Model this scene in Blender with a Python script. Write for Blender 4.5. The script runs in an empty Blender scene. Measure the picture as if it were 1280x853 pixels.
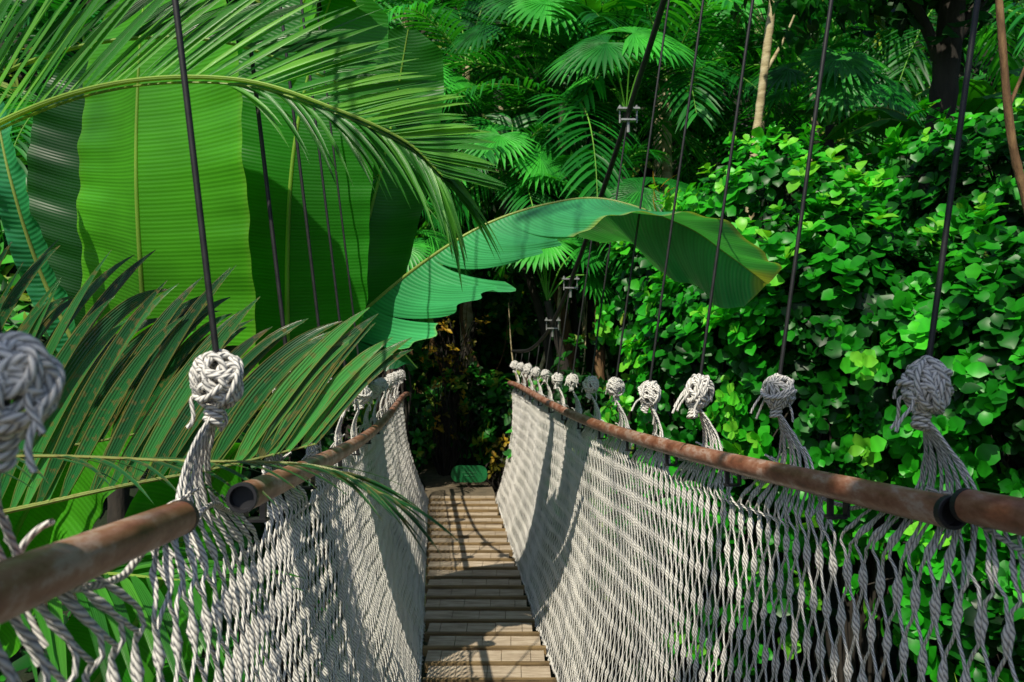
import bpy, math, numpy as np
from mathutils import Vector
rng=np.random.default_rng(7)
H=1.6
# ------------------------------------------------------------------ helpers
def nz(a):
    return a/np.maximum(np.linalg.norm(a,axis=-1,keepdims=True),1e-9)
def smooth(a,b,x):
    t=np.clip((x-a)/(b-a),0,1); return t*t*(3-2*t)
def spline(pts,n):
    p=np.asarray(pts,float)
    P=np.vstack([2*p[0]-p[1],p,2*p[-1]-p[-2]])
    k=len(p)-1
    u=np.linspace(0,k-1e-6,n); i=u.astype(int); f=(u-i)[:,None]
    a,b,c,d=P[i],P[i+1],P[i+2],P[i+3]
    return .5*((2*b)+(-a+c)*f+(2*a-5*b+4*c-d)*f**2+(-a+3*b-3*c+d)*f**3)
class MB:
    def __init__(s): s.V=[];s.F=[];s.U=[];s.T=[];s.M=[];s.n=0
    def add(s,V,F,U=None,T=0.5,mat=0):
        V=np.asarray(V,float);F=np.asarray(F,int)
        if U is None: U=np.zeros((len(F),4,2))
        elif U.ndim==2: U=U[F]
        if np.isscalar(T): T=np.full(len(V),T)
        s.V.append(V);s.F.append(F+s.n);s.U.append(U);s.T.append(T);s.M.append(np.full(len(F),mat));s.n+=len(V)
    def mesh(s,name,mats,origin=(0,0,0),smoothf=True):
        V=np.concatenate(s.V)-np.asarray(origin);F=np.concatenate(s.F);U=np.concatenate(s.U);T=np.concatenate(s.T);M=np.concatenate(s.M)
        me=bpy.data.meshes.new(name)
        me.vertices.add(len(V));me.vertices.foreach_set('co',V.astype(np.float32).ravel())
        me.loops.add(len(F)*4);me.loops.foreach_set('vertex_index',F.astype(np.int32).ravel())
        me.polygons.add(len(F));me.polygons.foreach_set('loop_start',(np.arange(len(F))*4).astype(np.int32))
        me.polygons.foreach_set('use_smooth',np.full(len(F),smoothf))
        for m in (mats if isinstance(mats,(list,tuple)) else [mats]): me.materials.append(m)
        me.polygons.foreach_set('material_index',M.astype(np.int32))
        uv=me.uv_layers.new(name='UVMap');uv.data.foreach_set('uv',U.astype(np.float32).ravel())
        at=me.attributes.new('tint','FLOAT','POINT');at.data.foreach_set('value',T.astype(np.float32))
        me.update(calc_edges=True)
        return me
def obj(name,me,origin=(0,0,0),parent=None):
    o=bpy.data.objects.new(name,me);bpy.context.scene.collection.objects.link(o)
    if parent is not None:
        o.parent=parent;o.location=Vector(origin)-world_loc(parent)
    else: o.location=origin
    return o
def world_loc(o):
    v=Vector(o.location)
    while o.parent: o=o.parent; v=v+Vector(o.location)
    return v
def empty(name,loc,label,cat,group=None):
    o=bpy.data.objects.new(name,None);o.empty_display_size=.1;o.location=loc
    bpy.context.scene.collection.objects.link(o);tag(o,label,cat,group);return o
def tag(o,label,cat,group=None):
    o['label']=label;o['category']=cat
    if group:o['group']=group
def tubes(mb,P,R,k=6,ref=(0,0,1),T=.5,mat=0,caps=False):
    P=np.asarray(P,float)
    if P.ndim==2:P=P[None]
    N,S,_=P.shape
    R=np.broadcast_to(np.asarray(R,float),(N,S)).copy()
    Tn=nz(np.gradient(P,axis=1))
    if caps:
        e0=P[:,:1]-Tn[:,:1]*.0006;e1=P[:,-1:]+Tn[:,-1:]*.0006
        P=np.concatenate([e0,P,e1],1);Tn=np.concatenate([Tn[:,:1],Tn,Tn[:,-1:]],1)
        R=np.concatenate([np.full((N,1),1e-4),R,np.full((N,1),1e-4)],1);S+=2
    A=nz(np.cross(Tn,np.asarray(ref,float)));B=np.cross(Tn,A)
    th=np.arange(k)/k*2*np.pi
    ring=P[:,:,None]+R[:,:,None,None]*(np.cos(th)[:,None]*A[:,:,None]+np.sin(th)[:,None]*B[:,:,None])
    L=np.concatenate([np.zeros((N,1)),np.cumsum(np.linalg.norm(np.diff(P,axis=1),axis=-1),1)],1)
    idx=np.arange(N*S*k).reshape(N,S,k)
    a=idx[:,:-1];b=idx[:,1:]
    F=np.stack([a,np.roll(a,-1,2),np.roll(b,-1,2),b],-1).reshape(-1,4)
    u0=np.broadcast_to(np.arange(k)/k,(N,S-1,k));u1=u0+1/k
    v0=np.broadcast_to(L[:,:-1,None],u0.shape);v1=np.broadcast_to(L[:,1:,None],u0.shape)
    U=np.stack([np.stack([u0,v0],-1),np.stack([u1,v0],-1),np.stack([u1,v1],-1),np.stack([u0,v1],-1)],-2).reshape(-1,4,2)
    if not np.isscalar(T): T=np.repeat(np.asarray(T),S*k)
    mb.add(ring.reshape(-1,3),F,U,T,mat)
def ribbons(mb,P,side,W,fold=.25,T=.5,mat=0):
    N,S,_=P.shape
    Tn=nz(np.gradient(P,axis=1));nr=nz(np.cross(side,Tn))
    W=np.broadcast_to(W,(N,S))[...,None]
    V=np.stack([P-side*W+nr*fold*W,P,P+side*W+nr*fold*W],2)
    idx=np.arange(N*S*3).reshape(N,S,3)
    F=np.stack([idx[:,:-1,:-1],idx[:,:-1,1:],idx[:,1:,1:],idx[:,1:,:-1]],-1).reshape(-1,4)
    L=np.concatenate([np.zeros((N,1)),np.cumsum(np.linalg.norm(np.diff(P,axis=1),axis=-1),1)],1)
    U=np.stack([np.broadcast_to(np.array([0,.5,1.]),(N,S,3)),np.broadcast_to(L[...,None],(N,S,3))],-1).reshape(-1,2)
    if np.isscalar(T): T=np.full(N,T)
    mb.add(V.reshape(-1,3),F,U,np.repeat(T,S*3),mat)
def box(mb,c,s,T=.5,mat=0,ax=None,bev=0):
    c=np.asarray(c,float);h=np.asarray(s,float)/2
    if ax is None: ax=np.eye(3)
    q=np.array([[x,y,z] for z in(-1,1) for y in(-1,1) for x in(-1,1)],float)*h
    F=[[0,2,3,1],[4,5,7,6],[0,1,5,4],[2,6,7,3],[0,4,6,2],[1,3,7,5]]
    for f in F: mb.add(c+q[f]@ax,[[0,1,2,3]],np.array([[0,0],[1,0],[1,1],[0,1.]]),T,mat)
# ------------------------------------------------------------------ materials
def newmat(name):
    m=bpy.data.materials.new(name);m.use_nodes=True;nt=m.node_tree;nt.nodes.clear()
    return m,nt,nt.nodes,nt.links
def ramp(n,stops):
    r=n.new('ShaderNodeValToRGB');e=r.color_ramp.elements
    while len(e)<len(stops): e.new(.5)
    for x,(p,c) in zip(e,stops): x.position=p;x.color=(*c,1)
    return r
def math_(n,l,op,a,b=None,c=None):
    m=n.new('ShaderNodeMath');m.operation=op
    for i,v in enumerate((a,b,c)):
        if v is None: continue
        if isinstance(v,(int,float)): m.inputs[i].default_value=v
        else: l.new(v,m.inputs[i])
    return m.outputs[0]
def leafmat(name,stops,rough=.4,trans=.3,vein=(0,60.),veinamt=.25,spots=0,nscale=3.,bump=.35,spec=.35,edge=0):
    m,nt,n,l=newmat(name)
    out=n.new('ShaderNodeOutputMaterial');at=n.new('ShaderNodeAttribute');at.attribute_name='tint'
    r=ramp(n,stops);l.new(at.outputs['Fac'],r.inputs[0])
    tc=n.new('ShaderNodeTexCoord');no=n.new('ShaderNodeTexNoise');no.inputs['Scale'].default_value=nscale;no.inputs['Detail'].default_value=2
    l.new(tc.outputs['Object'],no.inputs['Vector'])
    f=math_(n,l,'MULTIPLY_ADD',no.outputs['Fac'],1.7,.15)
    sep=n.new('ShaderNodeSeparateXYZ');l.new(tc.outputs['UV'],sep.inputs[0])
    s=math_(n,l,'SINE',math_(n,l,'MULTIPLY',sep.outputs[vein[0]],vein[1]))
    s2=math_(n,l,'SINE',math_(n,l,'MULTIPLY',sep.outputs[vein[0]],vein[1]*.317))
    sv=math_(n,l,'ADD',s,math_(n,l,'MULTIPLY',s2,.6))
    f2=math_(n,l,'MULTIPLY',f,math_(n,l,'MULTIPLY_ADD',sv,veinamt*.5,1.))
    mx=n.new('ShaderNodeMix');mx.data_type='RGBA';mx.blend_type='MULTIPLY';mx.inputs[0].default_value=1
    l.new(r.outputs[0],mx.inputs[6])
    cmb=n.new('ShaderNodeCombineColor');[l.new(f2,cmb.inputs[i]) for i in range(3)]
    l.new(cmb.outputs[0],mx.inputs[7]);col=mx.outputs[2]
    if spots>0:
        v=n.new('ShaderNodeTexNoise');v.inputs['Scale'].default_value=60;v.inputs['Detail'].default_value=3;l.new(tc.outputs['Object'],v.inputs['Vector'])
        sr=ramp(n,[(0,(0,0,0)),(.56,(0,0,0)),(.66,(1,1,1))]);l.new(v.outputs['Fac'],sr.inputs[0])
        m2=n.new('ShaderNodeMix');m2.data_type='RGBA';l.new(math_(n,l,'MULTIPLY',sr.outputs[0],spots),m2.inputs[0])
        l.new(col,m2.inputs[6]);m2.inputs[7].default_value=(.2,.11,.035,1);col=m2.outputs[2]
    if edge>0:
        ed=math_(n,l,'MULTIPLY',math_(n,l,'POWER',math_(n,l,'ABSOLUTE',math_(n,l,'MULTIPLY_ADD',sep.outputs[0],2.,-1.)),7.),edge)
        m3=n.new('ShaderNodeMix');m3.data_type='RGBA';l.new(ed,m3.inputs[0]);l.new(col,m3.inputs[6]);m3.inputs[7].default_value=(.30,.22,.05,1);col=m3.outputs[2]
    b=n.new('ShaderNodeBsdfPrincipled');b.inputs['Roughness'].default_value=rough
    b.inputs['Specular IOR Level'].default_value=spec
    l.new(col,b.inputs['Base Color'])
    if bump:
        bp=n.new('ShaderNodeBump');bp.inputs['Strength'].default_value=bump;bp.inputs['Distance'].default_value=.004
        l.new(sv,bp.inputs['Height']);l.new(bp.outputs[0],b.inputs['Normal'])
    t=n.new('ShaderNodeBsdfTranslucent')
    hs=n.new('ShaderNodeMix');hs.data_type='RGBA';hs.blend_type='MULTIPLY';hs.inputs[0].default_value=1
    l.new(col,hs.inputs[6]);hs.inputs[7].default_value=(2.2,1.9,.6,1);l.new(hs.outputs[2],t.inputs[0])
    ms=n.new('ShaderNodeMixShader');ms.inputs[0].default_value=trans
    l.new(b.outputs[0],ms.inputs[1]);l.new(t.outputs[0],ms.inputs[2]);l.new(ms.outputs[0],out.inputs[0])
    return m
def noisemat(name,stops,scale=6,rough=.8,bump=.4,dist=.01,tintamt=0,metal=0,stretch=(1,1,1),detail=5):
    m,nt,n,l=newmat(name)
    out=n.new('ShaderNodeOutputMaterial');b=n.new('ShaderNodeBsdfPrincipled')
    tc=n.new('ShaderNodeTexCoord');mp=n.new('ShaderNodeMapping');mp.inputs['Scale'].default_value=stretch
    l.new(tc.outputs['Object'],mp.inputs[0])
    no=n.new('ShaderNodeTexNoise');no.inputs['Scale'].default_value=scale;no.inputs['Detail'].default_value=detail;no.inputs['Roughness'].default_value=.65
    l.new(mp.outputs[0],no.inputs['Vector'])
    r=ramp(n,stops);l.new(no.outputs['Fac'],r.inputs[0]);col=r.outputs[0]
    if tintamt:
        at=n.new('ShaderNodeAttribute');at.attribute_name='tint'
        f=math_(n,l,'MULTIPLY_ADD',at.outputs['Fac'],tintamt,1-tintamt*.5)
        cmb=n.new('ShaderNodeCombineColor');[l.new(f,cmb.inputs[i]) for i in range(3)]
        mx=n.new('ShaderNodeMix');mx.data_type='RGBA';mx.blend_type='MULTIPLY';mx.inputs[0].default_value=1
        l.new(col,mx.inputs[6]);l.new(cmb.outputs[0],mx.inputs[7]);col=mx.outputs[2]
    l.new(col,b.inputs['Base Color']);b.inputs['Roughness'].default_value=rough;b.inputs['Metallic'].default_value=metal
    bp=n.new('ShaderNodeBump');bp.inputs['Strength'].default_value=bump;bp.inputs['Distance'].default_value=dist
    l.new(no.outputs['Fac'],bp.inputs['Height']);l.new(bp.outputs[0],b.inputs['Normal'])
    l.new(b.outputs[0],out.inputs[0]);return m
def ropemat(name,light,dark,freq=85.,lobes=3):
    m,nt,n,l=newmat(name)
    out=n.new('ShaderNodeOutputMaterial');b=n.new('ShaderNodeBsdfPrincipled')
    tc=n.new('ShaderNodeTexCoord');sep=n.new('ShaderNodeSeparateXYZ');l.new(tc.outputs['UV'],sep.inputs[0])
    ph=math_(n,l,'ADD',math_(n,l,'MULTIPLY',sep.outputs[0],lobes*2*math.pi),math_(n,l,'MULTIPLY',sep.outputs[1],freq*2*math.pi))
    s=math_(n,l,'MULTIPLY_ADD',math_(n,l,'SINE',ph),.5,.5)
    s=math_(n,l,'POWER',s,.5)
    no=n.new('ShaderNodeTexNoise');no.inputs['Scale'].default_value=5;no.inputs['Detail'].default_value=4;l.new(tc.outputs['Object'],no.inputs['Vector'])
    nr=ramp(n,[(.3,(.6,.6,.6)),(.56,(1,1,1))]);l.new(no.outputs['Fac'],nr.inputs[0])
    k=math_(n,l,'MULTIPLY',s,nr.outputs[0])
    r=ramp(n,[(0,dark),(.5,tuple(.35*a+.65*c for a,c in zip(dark,light))),(1,light)]);l.new(k,r.inputs[0])
    l.new(r.outputs[0],b.inputs['Base Color']);b.inputs['Roughness'].default_value=.85
    bp=n.new('ShaderNodeBump');bp.inputs['Strength'].default_value=.8;bp.inputs['Distance'].default_value=.002
    l.new(s,bp.inputs['Height']);l.new(bp.outputs[0],b.inputs['Normal']);l.new(b.outputs[0],out.inputs[0]);return m
M_ban=leafmat('banana_leaf_skin',[(0,(.006,.06,.006)),(.5,(.025,.22,.012)),(.8,(.09,.40,.015)),(.95,(.24,.46,.05)),(1,(.34,.48,.1))],rough=.36,trans=.4,vein=(0,420.),veinamt=.14,spec=.45,bump=.13,nscale=2.)
M_banteal=leafmat('banana_leaf_waxy',[(0,(.004,.04,.014)),(.5,(.015,.19,.055)),(.85,(.05,.36,.12)),(.95,(.3,.4,.08)),(1,(.35,.42,.10))],rough=.28,trans=.25,vein=(0,330.),veinamt=.2,spec=.8,bump=.2,nscale=2.)
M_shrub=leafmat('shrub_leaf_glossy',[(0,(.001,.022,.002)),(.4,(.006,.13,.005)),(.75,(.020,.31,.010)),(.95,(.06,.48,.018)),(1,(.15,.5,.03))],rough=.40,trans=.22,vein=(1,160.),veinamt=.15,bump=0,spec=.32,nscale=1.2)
M_palm=leafmat('palm_leaf_olive',[(0,(.006,.045,.014)),(.5,(.018,.13,.03)),(.9,(.055,.27,.05)),(.95,(.2,.26,.06)),(1,(.25,.28,.09))],rough=.30,trans=.2,vein=(0,40.),veinamt=.2,spots=.45,spec=.5,edge=.6)
M_palmf=leafmat('palm_leaf_fine',[(0,(.008,.06,.008)),(.5,(.035,.22,.018)),(.9,(.15,.42,.04)),(.95,(.22,.38,.05)),(1,(.30,.42,.08))],rough=.35,trans=.32,vein=(0,40.),veinamt=.2,spec=.45)
M_palmb=leafmat('palm_leaf_fresh',[(0,(.003,.05,.006)),(.5,(.012,.19,.018)),(.9,(.06,.46,.04)),(1,(.25,.42,.08))],rough=.4,trans=.3,vein=(0,30.),veinamt=.2,bump=0,nscale=.8)
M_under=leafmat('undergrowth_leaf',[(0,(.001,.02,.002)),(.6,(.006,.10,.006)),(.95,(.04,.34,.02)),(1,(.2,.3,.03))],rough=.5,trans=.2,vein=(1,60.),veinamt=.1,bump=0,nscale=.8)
M_goldlight=leafmat('painted_sunlit_foliage',[(0,(.05,.07,.008)),(.5,(.25,.20,.015)),(.9,(.7,.42,.03)),(1,(.5,.3,.05))],rough=.5,trans=.35,vein=(1,60.),veinamt=.1,bump=0)  # leaf colour carries the golden sunlight at the far end of the bridge
M_grass=leafmat('strap_leaf',[(0,(.01,.08,.01)),(.6,(.05,.24,.015)),(1,(.34,.46,.06))],rough=.4,trans=.3,vein=(0,30.),veinamt=.2,bump=0)
M_rope=ropemat('weathered_white_rope',(.90,.86,.79),(.17,.17,.18))
M_wood=noisemat('worn_deck_wood',[(.3,(.22,.165,.115)),(.5,(.38,.30,.215)),(.7,(.50,.42,.32))],scale=7,stretch=(1,5,5),rough=.85,bump=.3,dist=.002,tintamt=.35)
M_batten=noisemat('batten_wood',[(.3,(.08,.05,.022)),(.6,(.24,.16,.07))],scale=8,stretch=(.6,6,6),rough=.8,tintamt=.4,dist=.002)
M_dark=noisemat('dark_beam_wood',[(.3,(.03,.022,.015)),(.7,(.09,.06,.04))],scale=8,rough=.8)
M_pipe=noisemat('rusted_painted_pipe',[(.26,(.05,.022,.016)),(.42,(.22,.08,.045)),(.52,(.32,.15,.095)),(.60,(.44,.30,.24)),(.68,(.25,.09,.05)),(.8,(.09,.04,.025))],scale=26,stretch=(1,.4,1),rough=.4,bump=.3,dist=.002,detail=8)
M_cap=noisemat('blackened_steel',[(.3,(.006,.006,.008)),(.7,(.022,.022,.026))],scale=30,rough=.5,bump=.2,dist=.001,metal=.0)
M_cable=noisemat('dark_steel_cable',[(.3,(.006,.006,.007)),(.7,(.025,.024,.024))],scale=40,rough=.5,bump=.2,dist=.001)
M_clamp=noisemat('galvanised_steel',[(.3,(.22,.22,.22)),(.7,(.5,.5,.48))],scale=40,rough=.45,bump=.2,dist=.001,metal=.6)
M_ground=noisemat('forest_soil',[(.3,(.004,.008,.003)),(.5,(.010,.02,.005)),(.7,(.03,.025,.012))],scale=2.5,rough=.95,bump=.8,dist=.08)
M_path=noisemat('packed_earth_path',[(.3,(.07,.055,.035)),(.7,(.18,.14,.09))],scale=7,rough=.95,bump=.6,dist=.02)
M_barkp=noisemat('pale_bark',[(.3,(.25,.19,.09)),(.5,(.5,.42,.24)),(.7,(.64,.57,.38))],scale=5,stretch=(1,1,3),rough=.85,bump=.6,dist=.02)
M_barkb=noisemat('brown_bark',[(.3,(.05,.028,.012)),(.5,(.15,.08,.035)),(.7,(.28,.17,.075))],scale=9,stretch=(2,2,.5),rough=.9,bump=.9,dist=.02)
M_barkd=noisemat('dark_bark',[(.3,(.01,.009,.007)),(.7,(.05,.04,.03))],scale=6,stretch=(2,2,.5),rough=.9,bump=.8,dist=.02)
M_sign=noisemat('green_sign_paint',[(.3,(.004,.08,.02)),(.7,(.01,.17,.05))],scale=9,rough=.4,bump=.1,dist=.001)
M_signtxt=noisemat('faded_pale_paint',[(.3,(.015,.15,.05)),(.7,(.05,.24,.09))],scale=20,rough=.6,bump=.1,dist=.001)
M_flower=noisemat('yellow_bract',[(.3,(.6,.3,.02)),(.7,(.8,.55,.03))],scale=9,rough=.5,bump=.1)
# ------------------------------------------------------------------ ground
def gh(x,y):
    x=np.asarray(x,float);y=np.asarray(y,float)
    z=-1.05+1.0*smooth(6.9,7.9,y)+1.0*smooth(-1.2,-2.4,y)
    side=smooth(2.6,8,np.abs(x+.3))*2.2
    hill=smooth(9.6,19,y)*12+np.maximum(y-19,0)*.25
    z=z+side+hill*(1+.1*np.sin(x*.6))
    z=z+.08*np.sin(x*2.1+y*1.3)+.05*np.sin(x*4.7-y*3.1)*(np.abs(x)>.8)
    z=z+smooth(9,60,np.abs(x))*14
    return z
def axis_grid(lo,hi,dense,step,big):
    a=[lo];
    while a[-1]<hi: a.append(a[-1]+(step if dense[0]<=a[-1]<dense[1] else big))
    return np.array(a)
xs=axis_grid(-160,160,(-10,10),.25,5);ys=axis_grid(-120,220,(-5,24),.25,5)
X,Y=np.meshgrid(xs,ys,indexing='ij');Z=gh(X,Y)
mb=MB();idx=np.arange(X.size).reshape(X.shape)
mb.add(np.stack([X,Y,Z],-1).reshape(-1,3),np.stack([idx[:-1,:-1],idx[1:,:-1],idx[1:,1:],idx[:-1,1:]],-1).reshape(-1,4))
g=obj('ground',mb.mesh('ground',M_ground));g['kind']='structure';g['label']='dark forest floor rising into a hillside'
mb=MB();ty=np.linspace(7.72,10.2,14);cx=.26-.0965*ty-.25*smooth(8.6,10.2,ty)
Lx=cx-.36;Rx=cx+.36
V=[];
for a,b,c in zip(Lx,Rx,ty):
    for u in (0,.5,1):
        x=a+(b-a)*u;V.append([x,c,max(float(gh(x,c))+.03,.02)])
F=[[i*3+j,i*3+j+1,i*3+j+4,i*3+j+3] for i in range(13) for j in range(2)]
mb.add(V,F);p=obj('path',mb.mesh('path',M_path));p['kind']='structure'
# ------------------------------------------------------------------ bridge
SL=-.0965
RY=[-1.6,0,1,1.9,2.4,4.15,6,7.9];RZ=[-.10,-.16,-.222,-.302,-.333,-.375,-.40,-.41]
LY=[-1.6,0,.53,1.1,1.8,2.8,4.6,7.9];LZ=[-.05,-.12,-.165,-.224,-.288,-.345,-.43,-.53]
def fit(ys_,zs_):
    c=np.polyfit(ys_,zs_,4);return lambda y:np.polyval(c,y)+H
rz={1:fit(RY,RZ),-1:fit(LY,LZ)}
rx={1:lambda y:.732+SL*y,-1:lambda y:-.29+SL*y}
dx={1:lambda y:.575+SL*y,-1:lambda y:-.0525+SL*y}
dz=lambda y:H-1.62+.008*(y-3.9)**2
kn={1:1.21+.52*np.arange(-3,13),-1:.56+.55*np.arange(-2,13)}
MY=[-.6,.5,1.2,1.7,2.2,2.7,3.2,3.73,4.27,4.75,5.25,5.8,6.5,7.9];MZ=[6.4,4.85,3.9,3.25,2.65,2.1,1.6,1.14,.73,.40,.14,.0,-.08,-.1]
mz=lambda y:np.interp(y,MY,MZ)+H
cxm={1:.138,-1:-.118}
bridge=empty('suspension_bridge',(.26,0,dz(0)),'narrow suspension footbridge with white rope net sides and wooden deck','bridge')
axb=np.eye(3)
mb=MB();y=-1.4;r=0
while y<7.72:
    z=float(dz(y))
    cuts=np.linspace(-.31,.31,5)+rng.normal(0,.006,5)
    if r%2: cuts=np.array([-.31,-.23,-.08,.08,.23,.31])
    cuts[0]=-.31+rng.normal()*.008;cuts[-1]=.31+rng.normal()*.008
    rt=rng.uniform(.2,.8)
    for a,b in zip(cuts[:-1],cuts[1:]):
        m=(a+b)/2
        c0=np.array([.261+SL*(y+.1)+m,y+.101,z-.006+rng.normal()*.0010])
        box(mb,c0,(b-a-.003,.138,.024),T=float(np.clip(rt+rng.uniform(-.15,.15),0,1)),ax=axb)
    y+=.2;r+=1
deck=obj('deck',mb.mesh('deck',M_wood,(.26,0,0),False),(.26,0,0),bridge)
deck['label']='worn timber deck of short boards'
mb=MB();y=-1.4
while y<7.75:
    z=float(dz(y))
    box(mb,[.261+SL*y,y,z-.010+rng.normal()*.001],(.635+rng.uniform(-.01,.015),.030,.046),T=float(rng.uniform(0,1)),ax=axb)
    y+=.2
obj('batten',mb.mesh('batten',M_batten,(.26,0,0),False),(.26,0,0),deck)
mb=MB()
for o in(-.27,0.0,.27):
    yy=np.linspace(-1.5,7.8,30);P=np.stack([.261+SL*yy+o,yy,dz(yy)-.075],-1);tubes(mb,P,.035,k=8,caps=True)
obj('stringer',mb.mesh('stringer',M_dark,(.26,0,0)),(.26,0,0),deck)
def pipe(side,y0,y1,off,name,lab,r):
    yy=np.linspace(y0,y1,60);P=np.stack([rx[side](yy)+off[0],yy,rz[side](yy)+off[1]],-1)
    mb=MB();tubes(mb,P,r,k=24)
    o0=P[0];ob=obj(name,mb.mesh(name,M_pipe,o0),o0,bridge);ob['label']=lab
    return ob,P
def cap(parent,P,at,r):
    d=nz(P[at]-P[at+(-1 if at==-1 else 1)]);c=P[at]
    q=[(-.008,r*.99),(-.008,r*1.025),(.003,r*1.025),(.004,r*.99),(.004,r*.80),(-.012,r*.78),(-.0125,.0002)]
    mb=MB();rr=np.array([x[1] for x in q]);PP_=np.array([c+d*x[0] for x in q])
    A=nz(np.cross(d,[0,0,1.]));B=np.cross(d,A);th=np.arange(24)/24*2*np.pi
    ring=PP_[:,None]+rr[:,None,None]*(np.cos(th)[:,None]*A+np.sin(th)[:,None]*B)
    idx=np.arange(len(q)*24).reshape(len(q),24);a=idx[:-1];b=idx[1:]
    mb.add(ring.reshape(-1,3),np.stack([a,np.roll(a,-1,1),np.roll(b,-1,1),b],-1).reshape(-1,4))
    obj('end_cap',mb.mesh('end_cap',M_cap,c,False),c,parent)
pr,PP=pipe(1,1.13,7.8,(0,-.002),'handrail','rust brown steel handrail pipe',.0235);cap(pr,PP,0,.0235)
pr2,PP2=pipe(1,-1.4,1.115,(.010,.010),'handrail','rust brown steel handrail pipe with black end',.0235);cap(pr2,PP2,-1,.0235)
pl,PP3=pipe(-1,1.095,7.8,(.026,.004),'handrail','rust brown steel handrail pipe with open black end',.0205);cap(pl,PP3,0,.0205)
pl2,PP4=pipe(-1,-1.4,.95,(-.012,-.004),'handrail','scuffed rust brown steel handrail pipe',.0205);cap(pl2,PP4,-1,.0205)
def bracket(par,side,y):
    x=rx[side](y);z=rz[side](y);c=np.array([x,y,z])
    mb=MB();s=side
    box(mb,c+[s*.030,0,-.028],(.005,.022,.062));box(mb,c+[s*.010,0,-.060],(.036,.022,.005))
    box(mb,c+[0,0,-.040],(.010,.010,.036))
    obj('bracket',mb.mesh('bracket',M_cap,c,False),c,par)
for k in kn[1]: bracket(pr if k+.27>1.13 else pr2,1,k+.27)
for k in kn[-1]:
    if k+.24>1.1: bracket(pl,-1,k+.24)
# nets
def net(side):
    w=.0265;y0=np.arange(-.55,7.72,w);N=len(y0);ks=kn[side]
    yk=ks[np.argmin(np.abs(y0[:,None]-ks[None]),1)];o=y0-yk
    nt_=16;nl=84
    t=np.linspace(0,1,nt_);q=np.linspace(0,1,nl+1)[1:]
    par=np.where(np.arange(N)%2==0,1.,-1.)[:,None]
    jit=rng.normal(0,.0012,(N,1))
    ts=(.60*smooth(.15,.17,np.abs(o)))[:,None];tt=ts+(1-ts)*t
    yt=yk[:,None]+o[:,None]*(.04+.96*tt**.95)
    zt=rz[side](yk)[:,None]*(1-tt)+rz[side](y0)[:,None]*tt+.125-.225*tt
    xt=rx[side](yt)+side*(.012+.032*np.sin(np.pi*np.clip(tt*1.1,0,1)))+rng.normal(0,.003,(N,1))*np.sin(np.pi*tt)
    yl=np.repeat(y0[:,None],nl,1);z1=(rz[side](y0)-.10)[:,None];z2=(dz(y0)-.03)[:,None]
    zl=z1+(z2-z1)*q
    bul=.045*np.sin(np.pi*q)+.007*np.sin(yl*4+q*5)+.004*np.sin(yl*11-q*9)
    xl=(rx[side](yl)+side*.018)*(1-q)+(dx[side](yl)+side*.015)*q+side*bul
    P=np.stack([np.concatenate([xt,xl],1),np.concatenate([yt,yl],1),np.concatenate([zt,zl],1)],-1)
    ph=np.concatenate([tt*3,np.repeat((3+q*13.5)[None],N,0)],1)+.08*np.sin(y0*3.1)[:,None]
    gate=np.concatenate([tt**2*.9,np.ones((N,nl))],1)
    sn=np.sin(np.pi*ph)
    P[...,1]+=par*(w*.5-.0014)*np.clip(1.6*sn,-1,1)*gate+.005*np.sin(P[...,2]*9+y0[:,None]*4)*gate+jit*gate
    con=np.abs(sn)**10
    P[...,0]+=par*.0024*con*np.where(sn>0,1,-1)+rng.normal(0,.0006,P.shape[:2])
    R=.0027*(1+1.0*con*gate)
    mb=MB();tubes(mb,P,R,k=5,ref=(0.02,1,0.03))
    yy=np.linspace(-.5,7.7,900);kk=ks[np.argmin(np.abs(yy[:,None]-ks[None]),1)];oo=np.abs(yy-kk)/.265
    Q=np.stack([rx[side](yy)+side*.034,yy+.004*np.sin(yy*60),rz[side](yy)-.02-.03*oo**2+.008*np.sin(yy*23)],-1)
    tubes(mb,Q,.0042,k=6,ref=(1,0,0))
    Q=np.stack([dx[side](yy)+side*.02,yy,dz(yy)-.02+.008*np.sin(yy*31)],-1);tubes(mb,Q,.007,k=6,ref=(1,0,0))
    for y in ks:
        for j in range(4):
            s=np.linspace(0,1,12);L=rng.uniform(.06,.18);yy0=y+rng.uniform(-.14,.14)
            Q=np.stack([rx[side](yy0)+side*(.03)+side*.03*np.sin(s*3),yy0+rng.normal()*.04*s,rz[side](y)+.02-L*s**1.4],-1)
            tubes(mb,Q,.0028,k=5,ref=(.02,1,.03))
    c=np.array([rx[side](0),0,0])
    ob=obj('rope_net',mb.mesh('rope_net',M_rope,c),c,bridge)
    ob['label']='weathered white knotted rope netting hung beside the deck'
    return ob
nets={s:net(s) for s in(1,-1)}
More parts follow.
